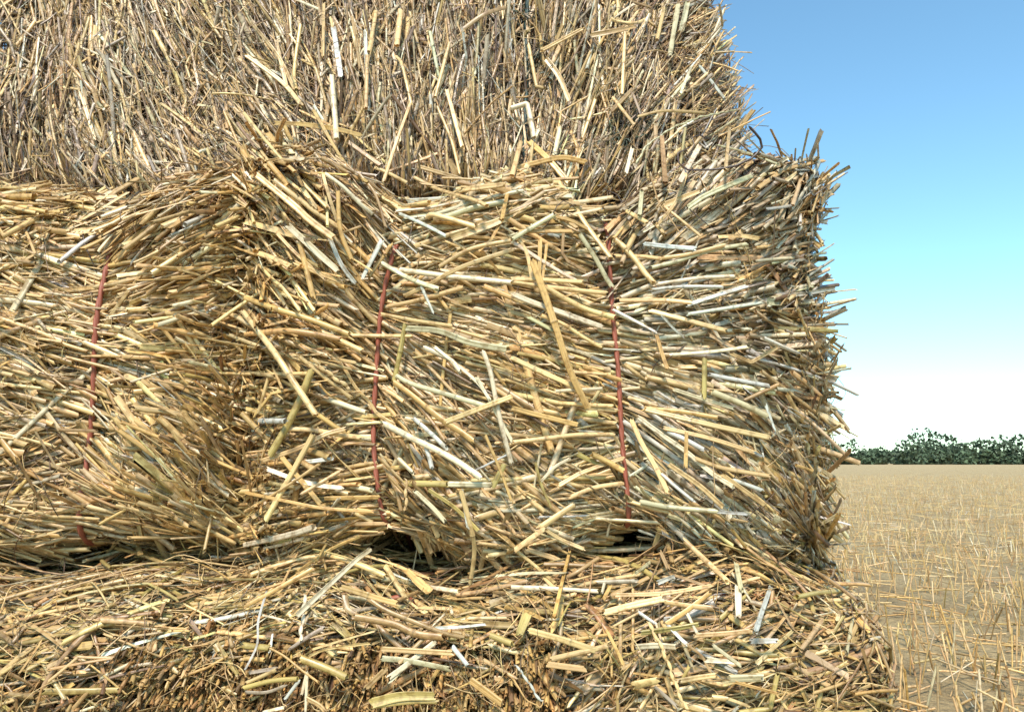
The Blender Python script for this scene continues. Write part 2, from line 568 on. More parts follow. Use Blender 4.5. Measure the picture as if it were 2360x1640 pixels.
def disp_mid(x, z):
    e = np.clip(np.abs(z - 0.53) / 0.175, 0, 1.3)
    d = -0.016 * gauss(x - tw_l(z), 0.034) - 0.014 * gauss(x - tw_r(z), 0.034)
    up = np.clip((z - 0.64) / 0.06, 0, 1)
    d += up * (0.026 * gauss(x + 0.225, 0.085) + 0.024 * gauss(x - 0.25, 0.085))
    d -= 0.030 * (gauss(x - tw_l(z), 0.032) + gauss(x - tw_r(z), 0.035)) * np.clip((e - 0.72) / 0.28, 0, 1) ** 1.5
    d += 0.010 * gauss(x + 0.01, 0.06) + 0.012 * gauss(x - 0.17, 0.05) + 0.010 * gauss(x + 0.19, 0.05)
    d += 0.004 * np.sin(x * 23 + 1) * np.sin(z * 27)
    return d


mid = Bale(0.022, 0.530, 0.0, 0.262, 0.172, 0.05, 0.042, 0.9, disp_mid)


def disp_left(x, z):
    return (-0.018 * gauss(x + 0.375, 0.022) - 0.018 * gauss(x + 0.59, 0.022) + 0.008 * np.sin(x * 27) * np.sin(z * 33 + 2)
            + 0.008 * gauss(x + 0.48, 0.05) + np.clip((z - 0.64) / 0.06, 0, 1) * 0.026 * gauss(x + 0.27, 0.07))


left = Bale(-0.484, 0.530, 0.010, 0.236, 0.168, 0.035, 0.050, 0.9, disp_left)


def disp_top(x, z):
    return 0.010 * np.sin(x * 17 + 1) * np.sin(z * 21) + 0.008 * np.sin(x * 43 + z * 10) - 0.012 * gauss(x - 0.012, 0.018)


top = Bale(-0.215, 0.875, 0.075, 0.452, 0.175, 0.05, 0.04, 0.42, disp_top, lean=0.30)


def disp_low(x, z):
    return 0.010 * np.sin(x * 19 + 2) * np.sin(z * 29) + 0.007 * np.sin(x * 37 + 1) + 0.008 * gauss(x - 0.12, 0.1)


low = Bale(-0.165, 0.175, -0.055, 0.462, 0.172, 0.05, 0.075, 0.93, disp_low)

# ------------------------------------------------------------------ middle bale
CT_MID = [(600, 430, -35), (700, 450, -40), (620, 560, -28), (760, 560, -38), (840, 520, -45), (620, 700, -22), (780, 680, -38),
          (840, 760, -40), (600, 820, -8), (700, 850, -25), (800, 850, -25), (620, 930, 5), (760, 960, 0), (600, 1080, 2),
          (760, 1080, 3), (820, 1120, 0), (600, 1180, 8), (760, 1200, 18), (850, 1200, 30),
          (950, 470, 15), (1100, 430, 8), (1250, 440, -8), (920, 560, 25), (1050, 540, 20), (1200, 520, 8), (1330, 540, -20),
          (940, 660, 20), (1050, 640, -5), (1250, 650, -12), (1350, 650, -15), (950, 750, -12), (1100, 760, -15), (1300, 760, -8),
          (920, 850, -35), (1050, 860, -22), (1200, 850, -12), (1350, 850, -10), (920, 980, -50), (1050, 980, -35), (1200, 960, -5),
          (1380, 960, -3), (930, 1100, -55), (1050, 1100, -35), (1200, 1080, 10), (1350, 1080, 22), (950, 1220, -62),
          (1050, 1230, -45), (1200, 1210, -30), (1350, 1180, 5),
          (1430, 470, 60), (1520, 430, 50), (1650, 430, 35), (1500, 520, 30), (1650, 500, 30), (1760, 480, 35), (1500, 590, 12),
          (1650, 580, 12), (1760, 600, 15), (1500, 680, 6), (1700, 680, 8), (1500, 770, -4), (1700, 780, 0), (1500, 870, -14),
          (1700, 880, -10), (1480, 960, -25), (1650, 960, -17), (1760, 1000, -20), (1470, 1060, -35), (1600, 1080, -32),
          (1750, 1100, -28), (1480, 1170, -25), (1620, 1200, -35), (1750, 1220, -35), (1500, 1260, -50), (1650, 1280, -30)]
CT_MID = [(u, v, max(-68, min(66, t * 1.25))) for u, v, t in CT_MID]
ang_mid = field(CT_MID, 0.0)


def jit_mid(x, z):
    return 4.5 + 16 * gauss(x + 0.19, 0.06) * gauss(z - 0.47, 0.05) + 7 * gauss(x, 0.06)


def col_mid(g):
    wl = {'cream': 5, 'gold': 5, 'pale': 2, 'sand': 3, 'tan': 2, 'ash': .4, 'rust': .6, 'brown': .3}
    wc = {'cream': 5, 'gold': 3.2, 'pale': 2.4, 'sand': 3, 'tan': 2, 'sage': .9, 'ash': .5, 'brown': .4}
    wr = {'cream': 2, 'gold': .6, 'pale': 3.4, 'sand': 3.6, 'tan': 1.2, 'sage': 2, 'ash': 2.6, 'mauve': 3, 'brown': .6}

    def fn(x, z, n):
        a, b, c = mix_colors(n, wl, g), mix_colors(n, wc, g), mix_colors(n, wr, g)
        return np.where((x < -0.11)[:, None], a, np.where((x > 0.09)[:, None], c, b))
    return fn


def end_bale(name, bale, ang, jit, seed, label, twines, n_scale=1.25, colors=None):
    g = np.random.default_rng(seed)
    root = empty(name, (bale.cx, bale.y0 + 0.45, bale.zc - bale.hb))
    tag(root, label, "straw bale", "straw bales in the stack")
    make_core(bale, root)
    cf = colors or col_mid(g)
    A, B = bale.ha + 0.02, bale.hb + 0.03
    ab = (-A, A, -B, B)
    k = n_scale

    def avoid(x, z):       # fewer stems right across a twine
        v = 1.0
        for tf in twines: v = v - 0.9 * gauss(x - tf(z), 0.020)
        return v
    parts = [
        scatter(bale, int(1500 * k), ab, ang, jit, (.05, .15), (.0014, .0028), (-.042, -.020), cf, g, S=6),
        scatter(bale, int(3400 * k), ab, ang, jit, (.06, .20), (.0012, .0030), (-.020, -.007), cf, g, follow=(.35, .85), clump=4, wild=.05, ties=twines),
        scatter(bale, int(3000 * k), ab, ang, jit, (.08, .26), (.0014, .0036), (-.008, .000), cf, g, keep=avoid, follow=(.35, .85), clump=4, wild=.04, ties=twines),
        scatter(bale, int(900 * k), ab, ang, jit, (.012, .06), (.0005, .0022), (-.004, .002), cf, g, flat=.5, wild=.35),
        scatter(bale, int(2200 * k), ab, ang, 35, (.012, .06), (.0008, .0030), (-.022, -.005), {'brown': 6, 'tan': 2, 'rust': 2.5, 'mauve': 1.4}, g, flat=.9, wild=.4),  # brown chaff between stems, coloured browner to paint in shade in the gaps
        scatter(bale, int(240 * k), ab, ang, jit, (.08, .22), (.0018, .0035), (.000, .004), cf, g, wild=.15, keep=avoid, follow=(.3, .7)),
        # sprays of long, nearly parallel stems fanning out from the twines
        scatter(bale, int(1000 * k), ab, ang, 4, (.10, .19), (.0018, .0034), (-.003, .0035), cf, g, clump=5, wild=0, flat=.2, ties=twines, follow=(.2, .6),
                keep=lambda x, z: .9 * sum(gauss(np.abs(x - tf(z)) - .06, .045) for tf in twines)),
        # shaggy stems sticking out past the ends
        scatter(bale, int(520 * k), (-A - .01, -A + .06, -.02, B), ang, 12, (.06, .14), (.0012, .0028), (-.02, .004), cf, g, follow=(0, .25), tilt=(-4, 9)),
        scatter(bale, int(200 * k), (-A - .01, -A + .04, -B, -.02), ang, 16, (.04, .10), (.0012, .0028), (-.02, .000), cf, g, follow=(0, .25), tilt=(-4, 9)),
        scatter(bale, int(650 * k), (A - .06, A + .015, -B, B), ang, 11, (.05, .13), (.0010, .0028), (-.02, .004), cf, g, follow=(0, .3), tilt=(0, 10)),
        # around the sides, top and underside
        scatter(bale, int(2600 * k), (-A - .7, -A, -B, B), lambda x, z: 0 * x, 25, (.04, .16), (.0014, .0028), (-.02, .002), cf, g),
        scatter(bale, int(2600 * k), (A, A + .7, -B, B), lambda x, z: 0 * x, 25, (.04, .16), (.0014, .0028), (-.02, .002), cf, g),
        scatter(bale, int(900 * k), (-A, A, B, B + .25), lambda x, z: 0 * x, 40, (.04, .16), (.0014, .0028), (-.02, .002), cf, g),
        scatter(bale, int(2200 * k), (-A, A, -B - .45, -B), lambda x, z: 0 * x, 40, (.04, .12), (.0014, .0028), (-.02, .006), cf, g),
    ]
    parts.append(fibres(bale, int(700 * k), ab, g, {'brown': 3, 'tan': 2, 'cream': 1, 'dark': 1}, off=(-.004, .006)))
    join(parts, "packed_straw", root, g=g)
    return root


def twine(bale, parent, tf, material, radius=.0021, off=-.002, z0=None, z1=None):
    """a twisted two-ply cord tied round the bale"""
    zb = np.linspace(-(bale.hb + .35), bale.hb + .35, 420)
    zc = np.clip(zb, -bale.hb, bale.hb)
    a = tf(zc + bale.zc) - bale.cx
    oo = np.full(len(zb), off)
    if z1 is not None: oo = off - .016 * np.clip((zb + bale.zc - z1) / .02, 0, 1)
    c = bale.S(a, zb, oo)
    for _ in range(6): c[1:-1] = (c[:-2] + c[2:] + 2 * c[1:-1]) / 4
    c[:, 0] += 0.0006 * np.sin(np.arange(len(c)) * .13)
    T = unit(np.gradient(c, axis=0))
    nn = np.array([1.0, 0, 0]); s = unit(np.cross(T, nn)); u = np.cross(s, T)
    l = np.concatenate([[0], np.cumsum(np.linalg.norm(np.diff(c, axis=0), axis=1))])
    P = []
    for ph in (0, np.pi):
        w = l / .034 * 2 * np.pi + ph
        P.append(c + (s * np.cos(w)[:, None] + u * np.sin(w)[:, None]) * radius * .26)
    P = np.array(P)
    n, K = 2, P.shape[1]
    me = strands_mesh("twine", P, np.full((n, K), radius * .84), np.full((n, K), radius * .70), np.zeros(n), np.repeat(nn[None], n, 0) + .01,
                      np.ones((n, 3)), np.ones((n, K)), None, 8, rng, material, 0)
    return link("twine", me, parent)


bale_mid = end_bale("straw_bale", mid, ang_mid, jit_mid, 11,
                    "middle straw bale seen end on, bound by two upright red twines, straw flaring either side", (tw_l, tw_r))
twine(mid, bale_mid, tw_l, M_RED, .0024, off=.0085, z1=.628)
twine(mid, bale_mid, tw_r, M_RED, .0024, off=.0085, z1=.645)

CT_LEFT = [(c[0] - 1325, c[1], c[2]) for c in CT_MID]
bale_left = end_bale("straw_bale", left, field(CT_LEFT, 0.0), 14, 23,
                     "straw bale at the left edge, standing left of the bale with two upright red twines",
                     (lambda z: -0.375 + 0 * z, lambda z: -0.59 + 0 * z), 1.0)
twine(left, bale_left, lambda z: -0.375 + 0.03 * (z - .53), M_RED, .0027, off=.0075, z1=.64)
twine(left, bale_left, lambda z: -0.59 + 0 * z, M_RED, .0027, off=.0075, z1=.64)

# ------------------------------------------------------------------ top bale
CT_TOP = [(560, 50, 122), (600, 200, 125), (700, 100, 108), (620, 330, 128), (700, 350, 122), (850, 100, 94), (850, 300, 97), (1000, 150, 90),
          (1100, 300, 92), (1200, 150, 86), (1350, 150, 74), (1500, 100, 68), (1600, 150, 60), (1680, 250, 42), (1500, 350, 60),
          (1700, 350, 38), (1700, 60, 35), (1400, 400, 70), (1000, 400, 95), (300, 200, 110), (100, 200, 95)]
ang_top = field(CT_TOP, 0.17)
g = np.random.default_rng(5)
bale_top = tag(empty("straw_bale", (top.cx, top.y0 + .3, top.zc - top.hb)),
               "uppermost straw bale, short stems standing upright, blue sky past its right end",
               "straw bale", "straw bales in the stack")
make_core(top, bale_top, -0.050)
CW_TOP = {'cream': 3.2, 'gold': 1.5, 'pale': 2.2, 'sand': 3.4, 'tan': 3.5, 'mauve': 3.6, 'ash': .9, 'brown': 3, 'sage': .6}
A, B = top.ha + .01, top.hb
ab = (-A, A, -B - .03, B + .05)
parts = [
    scatter(top, 3800, ab, ang_top, 13, (.03, .09), (.0009, .0021), (-.048, -.020), CW_TOP, g, tilt=(12, 9), wild=.10, S=6),
    scatter(top, 10500, ab, ang_top, 11, (.025, .11), (.0009, .0023), (-.026, -.006), CW_TOP, g, tilt=(12, 9), wild=.08, clump=4, keep=lambda x, z: .62 + .38 * np.sin(x * 41 + 2 * np.sin(z * 30)) * np.sin(z * 47 + x * 13)),
    scatter(top, 1900, ab, ang_top, 12, (.03, .12), (.0012, .0028), (-.010, .003), CW_TOP, g, tilt=(10, 8), wild=.10),
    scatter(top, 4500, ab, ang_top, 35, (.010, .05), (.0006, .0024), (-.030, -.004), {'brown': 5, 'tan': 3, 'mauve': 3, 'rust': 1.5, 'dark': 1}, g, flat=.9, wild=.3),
    scatter(top, 2000, ab, ang_top, 30, (.008, .03), (.0006, .0018), (-.008, .006), CW_TOP, g, flat=.6, wild=.5),
    scatter(top, 3000, (A, A + .36, -B, B), lambda x, z: 0 * x + 1.5, 25, (.03, .10), (.0012, .0022), (-.02, .004), CW_TOP, g, tilt=(8, 12)),
    scatter(top, 1200, (A - .03, A + .06, -B, B), lambda x, z: 0 * x + .75, 22, (.04, .10), (.0007, .0018), (-.02, .010), CW_TOP, g, tilt=(16, 12)),
    scatter(top, 2500, (-A, A, B, B + .35), lambda x, z: 0 * x, 40, (.03, .12), (.0012, .0022), (-.02, .002), CW_TOP, g),
]
parts.append(fibres(top, 2600, ab, g, {'brown': 4, 'tan': 2, 'dark': 2, 'cream': 1}, length=(.015, .06), rad=(.0002, .0005)))
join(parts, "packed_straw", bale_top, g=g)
twine(top, bale_top, lambda z: 0.014 + .02 * (z - .8), M_TEAL, .0030, off=-.004)

# ------------------------------------------------------------------ lower bale
CT_LOW = [(600, 1330, 20), (700, 1300, 25), (800, 1350, -5), (1000, 1350, -5), (900, 1420, -18), (1100, 1450, -12), (1100, 1350, -5),
          (1400, 1350, 8), (1600, 1330, 5), (1500, 1450, 12), (1700, 1450, 5), (700, 1500, -15), (600, 1450, 10), (1300, 1500, 10),
          (1500, 1600, 5), (1000, 1600, 10), (1200, 1600, 5), (300, 1450, 0), (100, 1400, 5)]
ang_low = field(CT_LOW, -0.05)
g = np.random.default_rng(9)
bale_low = tag(empty("straw_bale", (low.cx, low.y0 + .46, 0.003)),
               "lowest straw bale, along the bottom, with brown cut stem ends showing",
               "straw bale", "straw bales in the stack")
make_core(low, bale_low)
CW_LOW = {'cream': 2, 'gold': 3.4, 'pale': .9, 'sand': 3, 'tan': 4, 'ash': .5, 'brown': 1.4, 'sage': .6, 'olive': 3, 'rust': 1.6}
A, B = low.ha + .01, low.hb
CUTS = [(on_plane(u, v, -.05)[[0, 2]], r) for u, v, r in ((850, 1570, .036), (650, 1585, .040), (760, 1640, .045), (1040, 1610, .035), (840, 1500, .014),
                                                          (1240, 1520, .022), (1230, 1600, .025), (400, 1580, .05), (930, 1640, .05))]


def cutmask(x, z):
    m = 0 * x
    for c, r in CUTS: m = np.maximum(m, gauss(np.hypot(x - c[0], z - c[1]), r))
    return m


ab = (-A, A, -B, B + .06)
parts = [
    scatter(low, 3800, ab, ang_low, 20, (.03, .12), (.0010, .0027), (-.042, -.014), CW_LOW, g, flat=.35, wild=.15),
    scatter(low, 6500, ab, ang_low, 18, (.03, .13), (.0012, .0031), (-.014, .001), CW_LOW, g, flat=.4, wild=.15, keep=lambda x, z: 1 - 1.25 * cutmask(x, z), clump=3),
    scatter(low, 6500, ab, ang_low, 28, (.008, .05), (.0005, .0025), (-.006, .005), CW_LOW, g, flat=.55, wild=.35, keep=lambda x, z: 1 - 1.05 * cutmask(x, z)),
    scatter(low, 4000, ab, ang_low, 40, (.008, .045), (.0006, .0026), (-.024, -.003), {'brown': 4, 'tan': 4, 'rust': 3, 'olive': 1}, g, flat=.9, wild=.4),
    scatter(low, 6000, (-A, A, B + .0, B + .70), ang_low, 35, (.03, .12), (.0012, .0028), (-.02, .016), CW_LOW, g, flat=.4, wild=.2),
    scatter(low, 3800, (A, A + .80, -B, B), lambda x, z: 0 * x, 35, (.03, .10), (.0012, .0026), (-.02, .004), CW_LOW, g),
]
parts.append(fibres(low, 1300, ab, g, {'brown': 3, 'tan': 2, 'cream': 2, 'gold': 1}, length=(.015, .07), rad=(.0002, .0006)))
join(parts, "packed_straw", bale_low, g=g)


def cut_ends(bale, n, ab, g):
    """hollow stem ends sawn off across the cut side, pointing out at the viewer and drooping"""
    a = g.uniform(ab[0], ab[1], n); b = g.uniform(ab[2], ab[3], n)
    k = g.uniform(0, 1, n) < np.clip(cutmask(a + bale.cx, b + bale.zc) * 1.6 - .15, 0, 1)
    a, b = a[k], b[k]; n = len(a)
    nn = bale.normal(a, b)
    d = unit(nn * 1.0 + np.stack([g.normal(0, .22, n), 0 * a, g.normal(-.55, .3, n)], -1))
    K = 5
    t = np.linspace(0, 1, K)
    L = g.uniform(.012, .03, n)
    c = bale.S(a, b, g.uniform(-.012, .005, n))
    P = c[:, None] - d[:, None] * (L[:, None] * (1 - t)[None])[..., None]
    r = g.uniform(.0007, .0021, n)
    W = np.repeat(r[:, None], K, 1)
    return dict(P=P, W=W, B=W * g.uniform(.45, 1, n)[:, None], curl=np.zeros(n), N0=np.tile([1.0, .1, .1], (n, 1)),
                tint=mix_colors(n, {'rust': 4, 'tan': 4, 'brown': 1.6, 'gold': 2.4, 'sand': 1.2}, g), fac=np.linspace(.6, 1.1, K)[None].repeat(n, 0),
                roll=np.repeat(g.uniform(0, 3, n)[:, None], K, 1), S=8)



def long_twine(bale, parent, b0, u0, material):
    """a cord running lengthwise along the top of the bale; most of it lies under the straw"""
    aa = np.linspace(-bale.ha - .05, bale.ha + .05, 300)
    bb = np.full(300, b0) + .004 * np.sin(aa * 14)
    c = bale.S(aa, bb, -.010 + .014 * gauss(aa + bale.cx - u0, .014))
    for _ in range(5): c[1:-1] = (c[:-2] + c[2:] + 2 * c[1:-1]) / 4
    W = np.full((1, 300), .0022)
    me = strands_mesh("twine", c[None], W, W * .85, np.zeros(1), np.array([[0, -.7, .7]]), np.ones((1, 3)), np.ones((1, 300)), None, 10, rng, material, 0)
    return link("twine", me, parent)


long_twine(low, bale_low, low.hb - .002, on_plane(938, 1325, 0)[0], M_RED)
join([cut_ends(low, 42000, (-A, A, -B, B), g)], "cut_stem_ends", bale_low, g=g)

# ------------------------------------------------------------------ single stalks
# Each entry: photo crop it was measured in, points there, width, colour, form, and (for a loose stalk) its label.
ORG = {'A': (560, 0), 'B': (1180, 0), 'C': (560, 400), 'D': (1180, 400), 'E': (560, 800), 'F': (1180, 800), 'G': (560, 1220), 'H': (1180, 1220)}
TREES = [(b, bvh_of(b)) for b in (mid, top, low, left)]
ROOT = {id(mid): bale_mid, id(top): bale_top, id(low): bale_low, id(left): bale_left}
gs = np.random.default_rng(77)


def cast(u, v):
    d = ray(u, v)
    best = None
    for b, t in TREES:
        loc, nor, i, dist = t.ray_cast(Vector(CAM), Vector(d))
        if loc is not None and (best is None or dist < best[0]): best = (dist, b)
    return best, d


def stalk_geometry(crop, pts, w, lift):
    ox, oy = ORG[crop]
    px = [(ox + x / 3.705, oy + y / 3.705) for x, y in pts]
    hits = [cast(*p) for p in px]
    mids = [h[0] for h in hits if h[0]]
    if not mids: return None
    owner = max(set(id(m[1]) for m in mids), key=[id(m[1]) for m in mids].count)
    default = sum(m[0] for m in mids) / len(mids)
    dist = [h[0][0] if h[0] else default for h in hits]
    n = len(px)
    # keep the stem from sinking between its corners
    push = 0.0
    for i in range(n - 1):
        for f in (.25, .5, .75):
            u, v = px[i][0] * (1 - f) + px[i + 1][0] * f, px[i][1] * (1 - f) + px[i + 1][1] * f
            c = cast(u, v)[0]
            if c: push = max(push, dist[i] * (1 - f) + dist[i + 1] * f - c[0])
    push = min(push, .02)
    if n > 2:                                   # a stem is stiff: smooth its depth
        k = np.arange(n); fit = np.polyval(np.polyfit(k, dist, 1), k)
        dist = list(np.array(dist) * .5 + fit * .5)
    P = np.array([CAM + h[1] * (dd - lift - 1.0 * push) for h, dd in zip(hits, dist)])
    r = w / 3.705 * np.mean(dist) / FOCAL / 2
    return P, r, owner


def resample(P):
    seg = np.diff(P, axis=0)
    T = unit(seg)
    kink = len(P) > 2 and min((T[:-1] * T[1:]).sum(-1)) < math.cos(R(38))
    out = []
    for i in range(len(P) - 1):
        p0 = P[i - 1] if i else P[i] * 2 - P[i + 1]
        p3 = P[i + 2] if i + 2 < len(P) else P[i + 1] * 2 - P[i]
        for t in np.linspace(0, 1, 7)[:-1]:
            if kink: out.append(P[i] * (1 - t) + P[i + 1] * t)
            else:
                a, b = P[i], P[i + 1]
                out.append(.5 * (2 * a + (b - p0) * t + (2 * p0 - 5 * a + 4 * b - p3) * t ** 2 + (3 * a - p0 - 3 * b + p3) * t ** 3))
    out.append(P[-1])
    return np.array(out)


def stalk_arrays(P0, r, color, form):
    """form: t tube, f flat ribbon, e grain stalk with knuckled rachis, w wiry"""
    P = resample(P0)
    l = np.concatenate([[0], np.cumsum(np.linalg.norm(np.diff(P, axis=0), axis=1))]); L = l[-1]
    marks = []
    if form == 't':
        x = gs.uniform(.02, .07)
        while x < L - .01:
            marks.append(x); x += gs.uniform(.05, .11)
    ll = np.linspace(0, L, 70 if form == 'e' else 24)
    for m in marks: ll = np.concatenate([ll, m + np.array([-.0013, -.0005, 0, .0005, .0013])])
    ll = np.unique(np.clip(ll, 0, L))
    Q = np.stack([np.interp(ll, l, P[:, k]) for k in range(3)], -1)
    W = np.full(len(ll), r); fac = np.ones(len(ll))
    for m in marks:
        W *= 1 + .22 * gauss(ll - m, .0010)
        fac *= 1 - .42 * gauss(ll - m, .0009)
        W *= np.where(ll > m, gs.uniform(.9, 1.1), 1); fac *= np.where(ll > m, gs.uniform(.88, 1.14), 1)
    fac *= 1 + gs.normal(0, .10) * (ll / L - .5) * 2
    if form == 'f':
        W = W * (1 - .25 * gs.uniform(0, 1) * ll / L) * (1 + .08 * np.sin(ll * gs.uniform(40, 120) + gs.uniform(0, 6)))
        B = np.full(len(ll), .00022)
        roll = gs.normal(0, .25) + gs.normal(0, .45) * (ll / L - .5)
    elif form == 'e':
        ph = ll / .0075
        W = W * (.55 + .55 * np.abs(np.sin(ph * np.pi)))
        side = unit(np.cross(np.gradient(Q, axis=0), [0, 1.0, 0]))
        Q = Q + side * (np.sign(np.sin(ph * np.pi)) * r * .35)[:, None]
        fac *= .8 + .3 * np.abs(np.sin(ph * np.pi))
        B = W * .7; roll = 0 * ll
    elif form == 'w':
        W = W * (1 - .5 * ll / L); B = W * .8; roll = 0 * ll
        Q = Q + np.cumsum(gs.normal(0, .00016, Q.shape), 0)
    else:
        B = W * gs.uniform(.62, .95); roll = np.full(len(ll), gs.normal(0, .25))
    c = np.array(PAL[color]) * gs.normal(1, .05) * gs.normal(1, .02, 3)
    grv = gs.uniform(.6, 1.3) if (form == 't' and gs.uniform() < .45) else 0
    curl = gs.uniform(.15, .5) * gs.choice([-1, 1]) if form == 'f' else 0
    return dict(P=Q[None], W=W[None], B=B[None], curl=np.array([curl]), N0=np.array([[0, -1.0, .1]]), tint=c[None], fac=fac[None], roll=(roll + 0 * ll)[None],
                groove=np.array([grv]), L=L)


def stalk_mesh(name, d, origin):
    me = strands_mesh(name, d['P'] - origin, d['W'], d['B'], d['curl'], d['N0'], d['tint'], d['fac'], d['roll'], 12, gs, None, .0011, d['groove'])
    return me


STALKS = []
for u_, v_, n_ in ((1240, 112, 80), (1440, 275, 110), (1207, 30, 40), (1265, 165, 30), (1425, 330, 40), (1470, 300, 60)):      # dark green weed caught in the top bale
    q = cast(u_, v_)
    if q[0] is None: continue
    h = CAM + q[1] * q[0][0]
    a0, b0 = h[0] - top.cx, h[2] - top.zc
    w_ = .014 if n_ > 50 else .006
    f_ = fibres(top, n_, (a0 - w_, a0 + w_, b0 - w_, b0 + w_), gs, {'green': 3, 'dark': 1.5}, length=(.008, .028), rad=(.0003, .0009), off=(-.012, .002), curlv=.9)
    me_ = strands_mesh("weed_tuft", f_['P'], f_['W'], f_['B'], f_['curl'], f_['N0'], f_['tint'], f_['fac'], f_['roll'], 8, gs)
    link("weed_tuft", me_, bale_top)["label"] = "dark green dried weed"
def sk(crop, pts, w, color, form='t', label=None, lift=.0155): STALKS.append((crop, pts, w, color, form, label, lift))


sk('A',[(488,210),(435,610),(455,770)],28,'sand')
sk('A',[(770,232),(835,650)],42,'ash','f')
sk('A',[(1345,85),(1312,390)],44,'cream','t','thick cream stem standing upright near the top edge, left of centre')
sk('A',[(1135,100),(1075,440)],30,'cream')
sk('A',[(755,640),(785,1000),(797,1190)],40,'pale','t','tall pale upright stem, thickest on the left part of the uppermost bale')
sk('A',[(270,1050),(480,1058),(790,1100),(1010,1155)],36,'gold','f','flat golden blade lying level across upright stems, upper left')
sk('A',[(600,940),(860,1380),(1060,1556)],30,'gold')
sk('A',[(1740,770),(1870,1250)],35,'sand')
sk('A',[(1060,470),(1048,930)],30,'sand')
sk('A',[(2240,60),(2060,120),(1890,240)],38,'tan','f')
sk('A',[(1760,370),(1640,830)],30,'sand')
sk('A',[(930,140),(1000,600)],22,'tan')
sk('A',[(1430,880),(1310,1210),(1200,1550)],28,'gold')
sk('A',[(1660,910),(1780,1200),(1850,1480)],26,'sand')
sk('A',[(900,1215),(1170,1410)],38,'tan')
sk('A',[(20,1310),(330,1240),(480,1238),(530,1290)],26,'tan','f')
sk('A',[(690,30),(680,480)],26,'sand')
sk('A',[(470,0),(640,75)],25,'pale','f')
sk('A',[(1490,1420),(1800,1510),(1930,1556)],36,'sand')
sk('A',[(1125,1425),(1250,1480),(1390,1556)],36,'cream','f')
sk('A',[(280,340),(370,740)],30,'sand')
sk('A',[(60,180),(300,480),(440,760)],28,'sand')
sk('A',[(20,470),(330,700),(500,900)],34,'cream')
sk('A',[(1310,480),(1360,560),(1440,900)],26,'cream')
sk('B',[(0,922),(130,882),(187,1170)],42,'pale','t','cream stem folded into an upside down V on the uppermost bale')
sk('B',[(680,300),(870,265),(1060,225)],42,'tan','f')
sk('B',[(1650,962),(1300,945),(1080,992)],28,'tan','f','tan blade with a slight bend lying level below the uppermost bale upper right')
sk('B',[(1300,70),(1240,340)],30,'sand')
sk('B',[(965,270),(940,800)],28,'cream')
sk('B',[(1420,40),(1350,470)],42,'sage','f')
sk('B',[(1500,20),(1450,260)],40,'sage','f')
sk('B',[(1602,560),(1812,840)],26,'ash')
sk('B',[(1530,570),(1440,800)],25,'pale')
sk('B',[(592,252),(250,432)],30,'cream','t','straight cream stem slanting up to the right near the dark green tuft')
sk('B',[(850,160),(920,185),(1060,192),(1170,145)],30,'cream','f')
sk('B',[(140,380),(210,740),(280,752)],28,'cream')
sk('B',[(290,500),(400,650),(490,860)],42,'sand','f')
sk('B',[(1022,770),(850,950)],36,'tan')
sk('B',[(860,830),(1040,1060)],28,'sand')
sk('B',[(650,820),(420,950),(400,1080)],14,'gold')
sk('B',[(1060,1400),(1150,1240),(1370,1090),(1600,1000),(1800,960),(1925,935)],17,'sage','e','thin knuckled grey-green grain stalk reaching right towards the blue sky')
sk('B',[(2030,1080),(2120,1170),(2142,1260),(2050,1350),(1900,1420),(1700,1445),(1500,1450),(1425,1390),(1410,1310),(1520,1260)],20,'dark','w','dark wiry weed stem curling in a loop against the blue sky',.032)
sk('B',[(1660,1180),(1600,1150),(1540,1170),(1560,1240),(1500,1330)],12,'dark','w',None,.024)
sk('B',[(1280,1160),(1295,1360),(1310,1556)],38,'tan','t','tan stem standing upright above the right red twine')
sk('B',[(1600,1250),(1430,1556)],46,'pale')
sk('B',[(1760,1240),(2000,1300),(2270,1400)],20,'sage','t','slim grey-green stem sloping down right, crossing the dark curled weed stem',.016)
sk('B',[(150,1210),(300,1350),(480,1556)],50,'gold')
sk('B',[(0,1450),(200,1390),(430,1345),(630,1385)],42,'gold','t','bright golden bent stem lying level on top of the middle bale, at centre')
sk('B',[(75,1210),(0,1500)],40,'cream')
sk('B',[(410,1090),(360,1330)],38,'pale')
sk('B',[(1030,1260),(975,1480)],35,'pale')
sk('B',[(710,850),(600,1180)],30,'cream')
sk('B',[(1860,1090),(1825,1450)],28,'sand')
sk('B',[(2275,212),(2060,292),(1860,400)],20,'sand')
sk('B',[(2275,335),(2100,410),(1900,480)],16,'sand')
sk('B',[(2270,672),(2100,745),(1900,830)],18,'cream')
sk('B',[(2275,745),(2110,742)],9,'sand')
sk('B',[(2170,62),(2000,95),(1820,180)],30,'sand')
sk('B',[(1990,150),(1992,430)],20,'ash')
sk('B',[(2105,710),(1960,900)],34,'sand')
sk('B',[(2145,328),(1960,330)],10,'mauve')
sk('B',[(2065,935),(1880,1180)],38,'sand')
sk('B',[(2040,600),(1930,800)],14,'cream')
sk('B',[(2130,450),(1930,620)],14,'cream')
sk('C',[(110,10),(420,260),(560,390),(760,540)],50,'cream','t','thick cream stem slanting down right towards the top of the left red twine')
sk('C',[(270,60),(360,130),(520,250),(620,330),(820,460)],42,'sand')
sk('C',[(680,0),(730,180),(800,400)],28,'sand')
sk('C',[(810,150),(830,480),(930,740)],34,'gold','t','slender golden stem standing steeply left of the left red twine top end')
sk('C',[(155,105),(10,170)],35,'gold')
sk('C',[(500,120),(620,290)],38,'cream')
sk('C',[(380,440),(640,680),(800,820)],55,'pale','f','wide whitish split stem slanting among golden ones, left of the left red twine')
sk('C',[(10,410),(280,480),(610,570)],52,'cream','f')
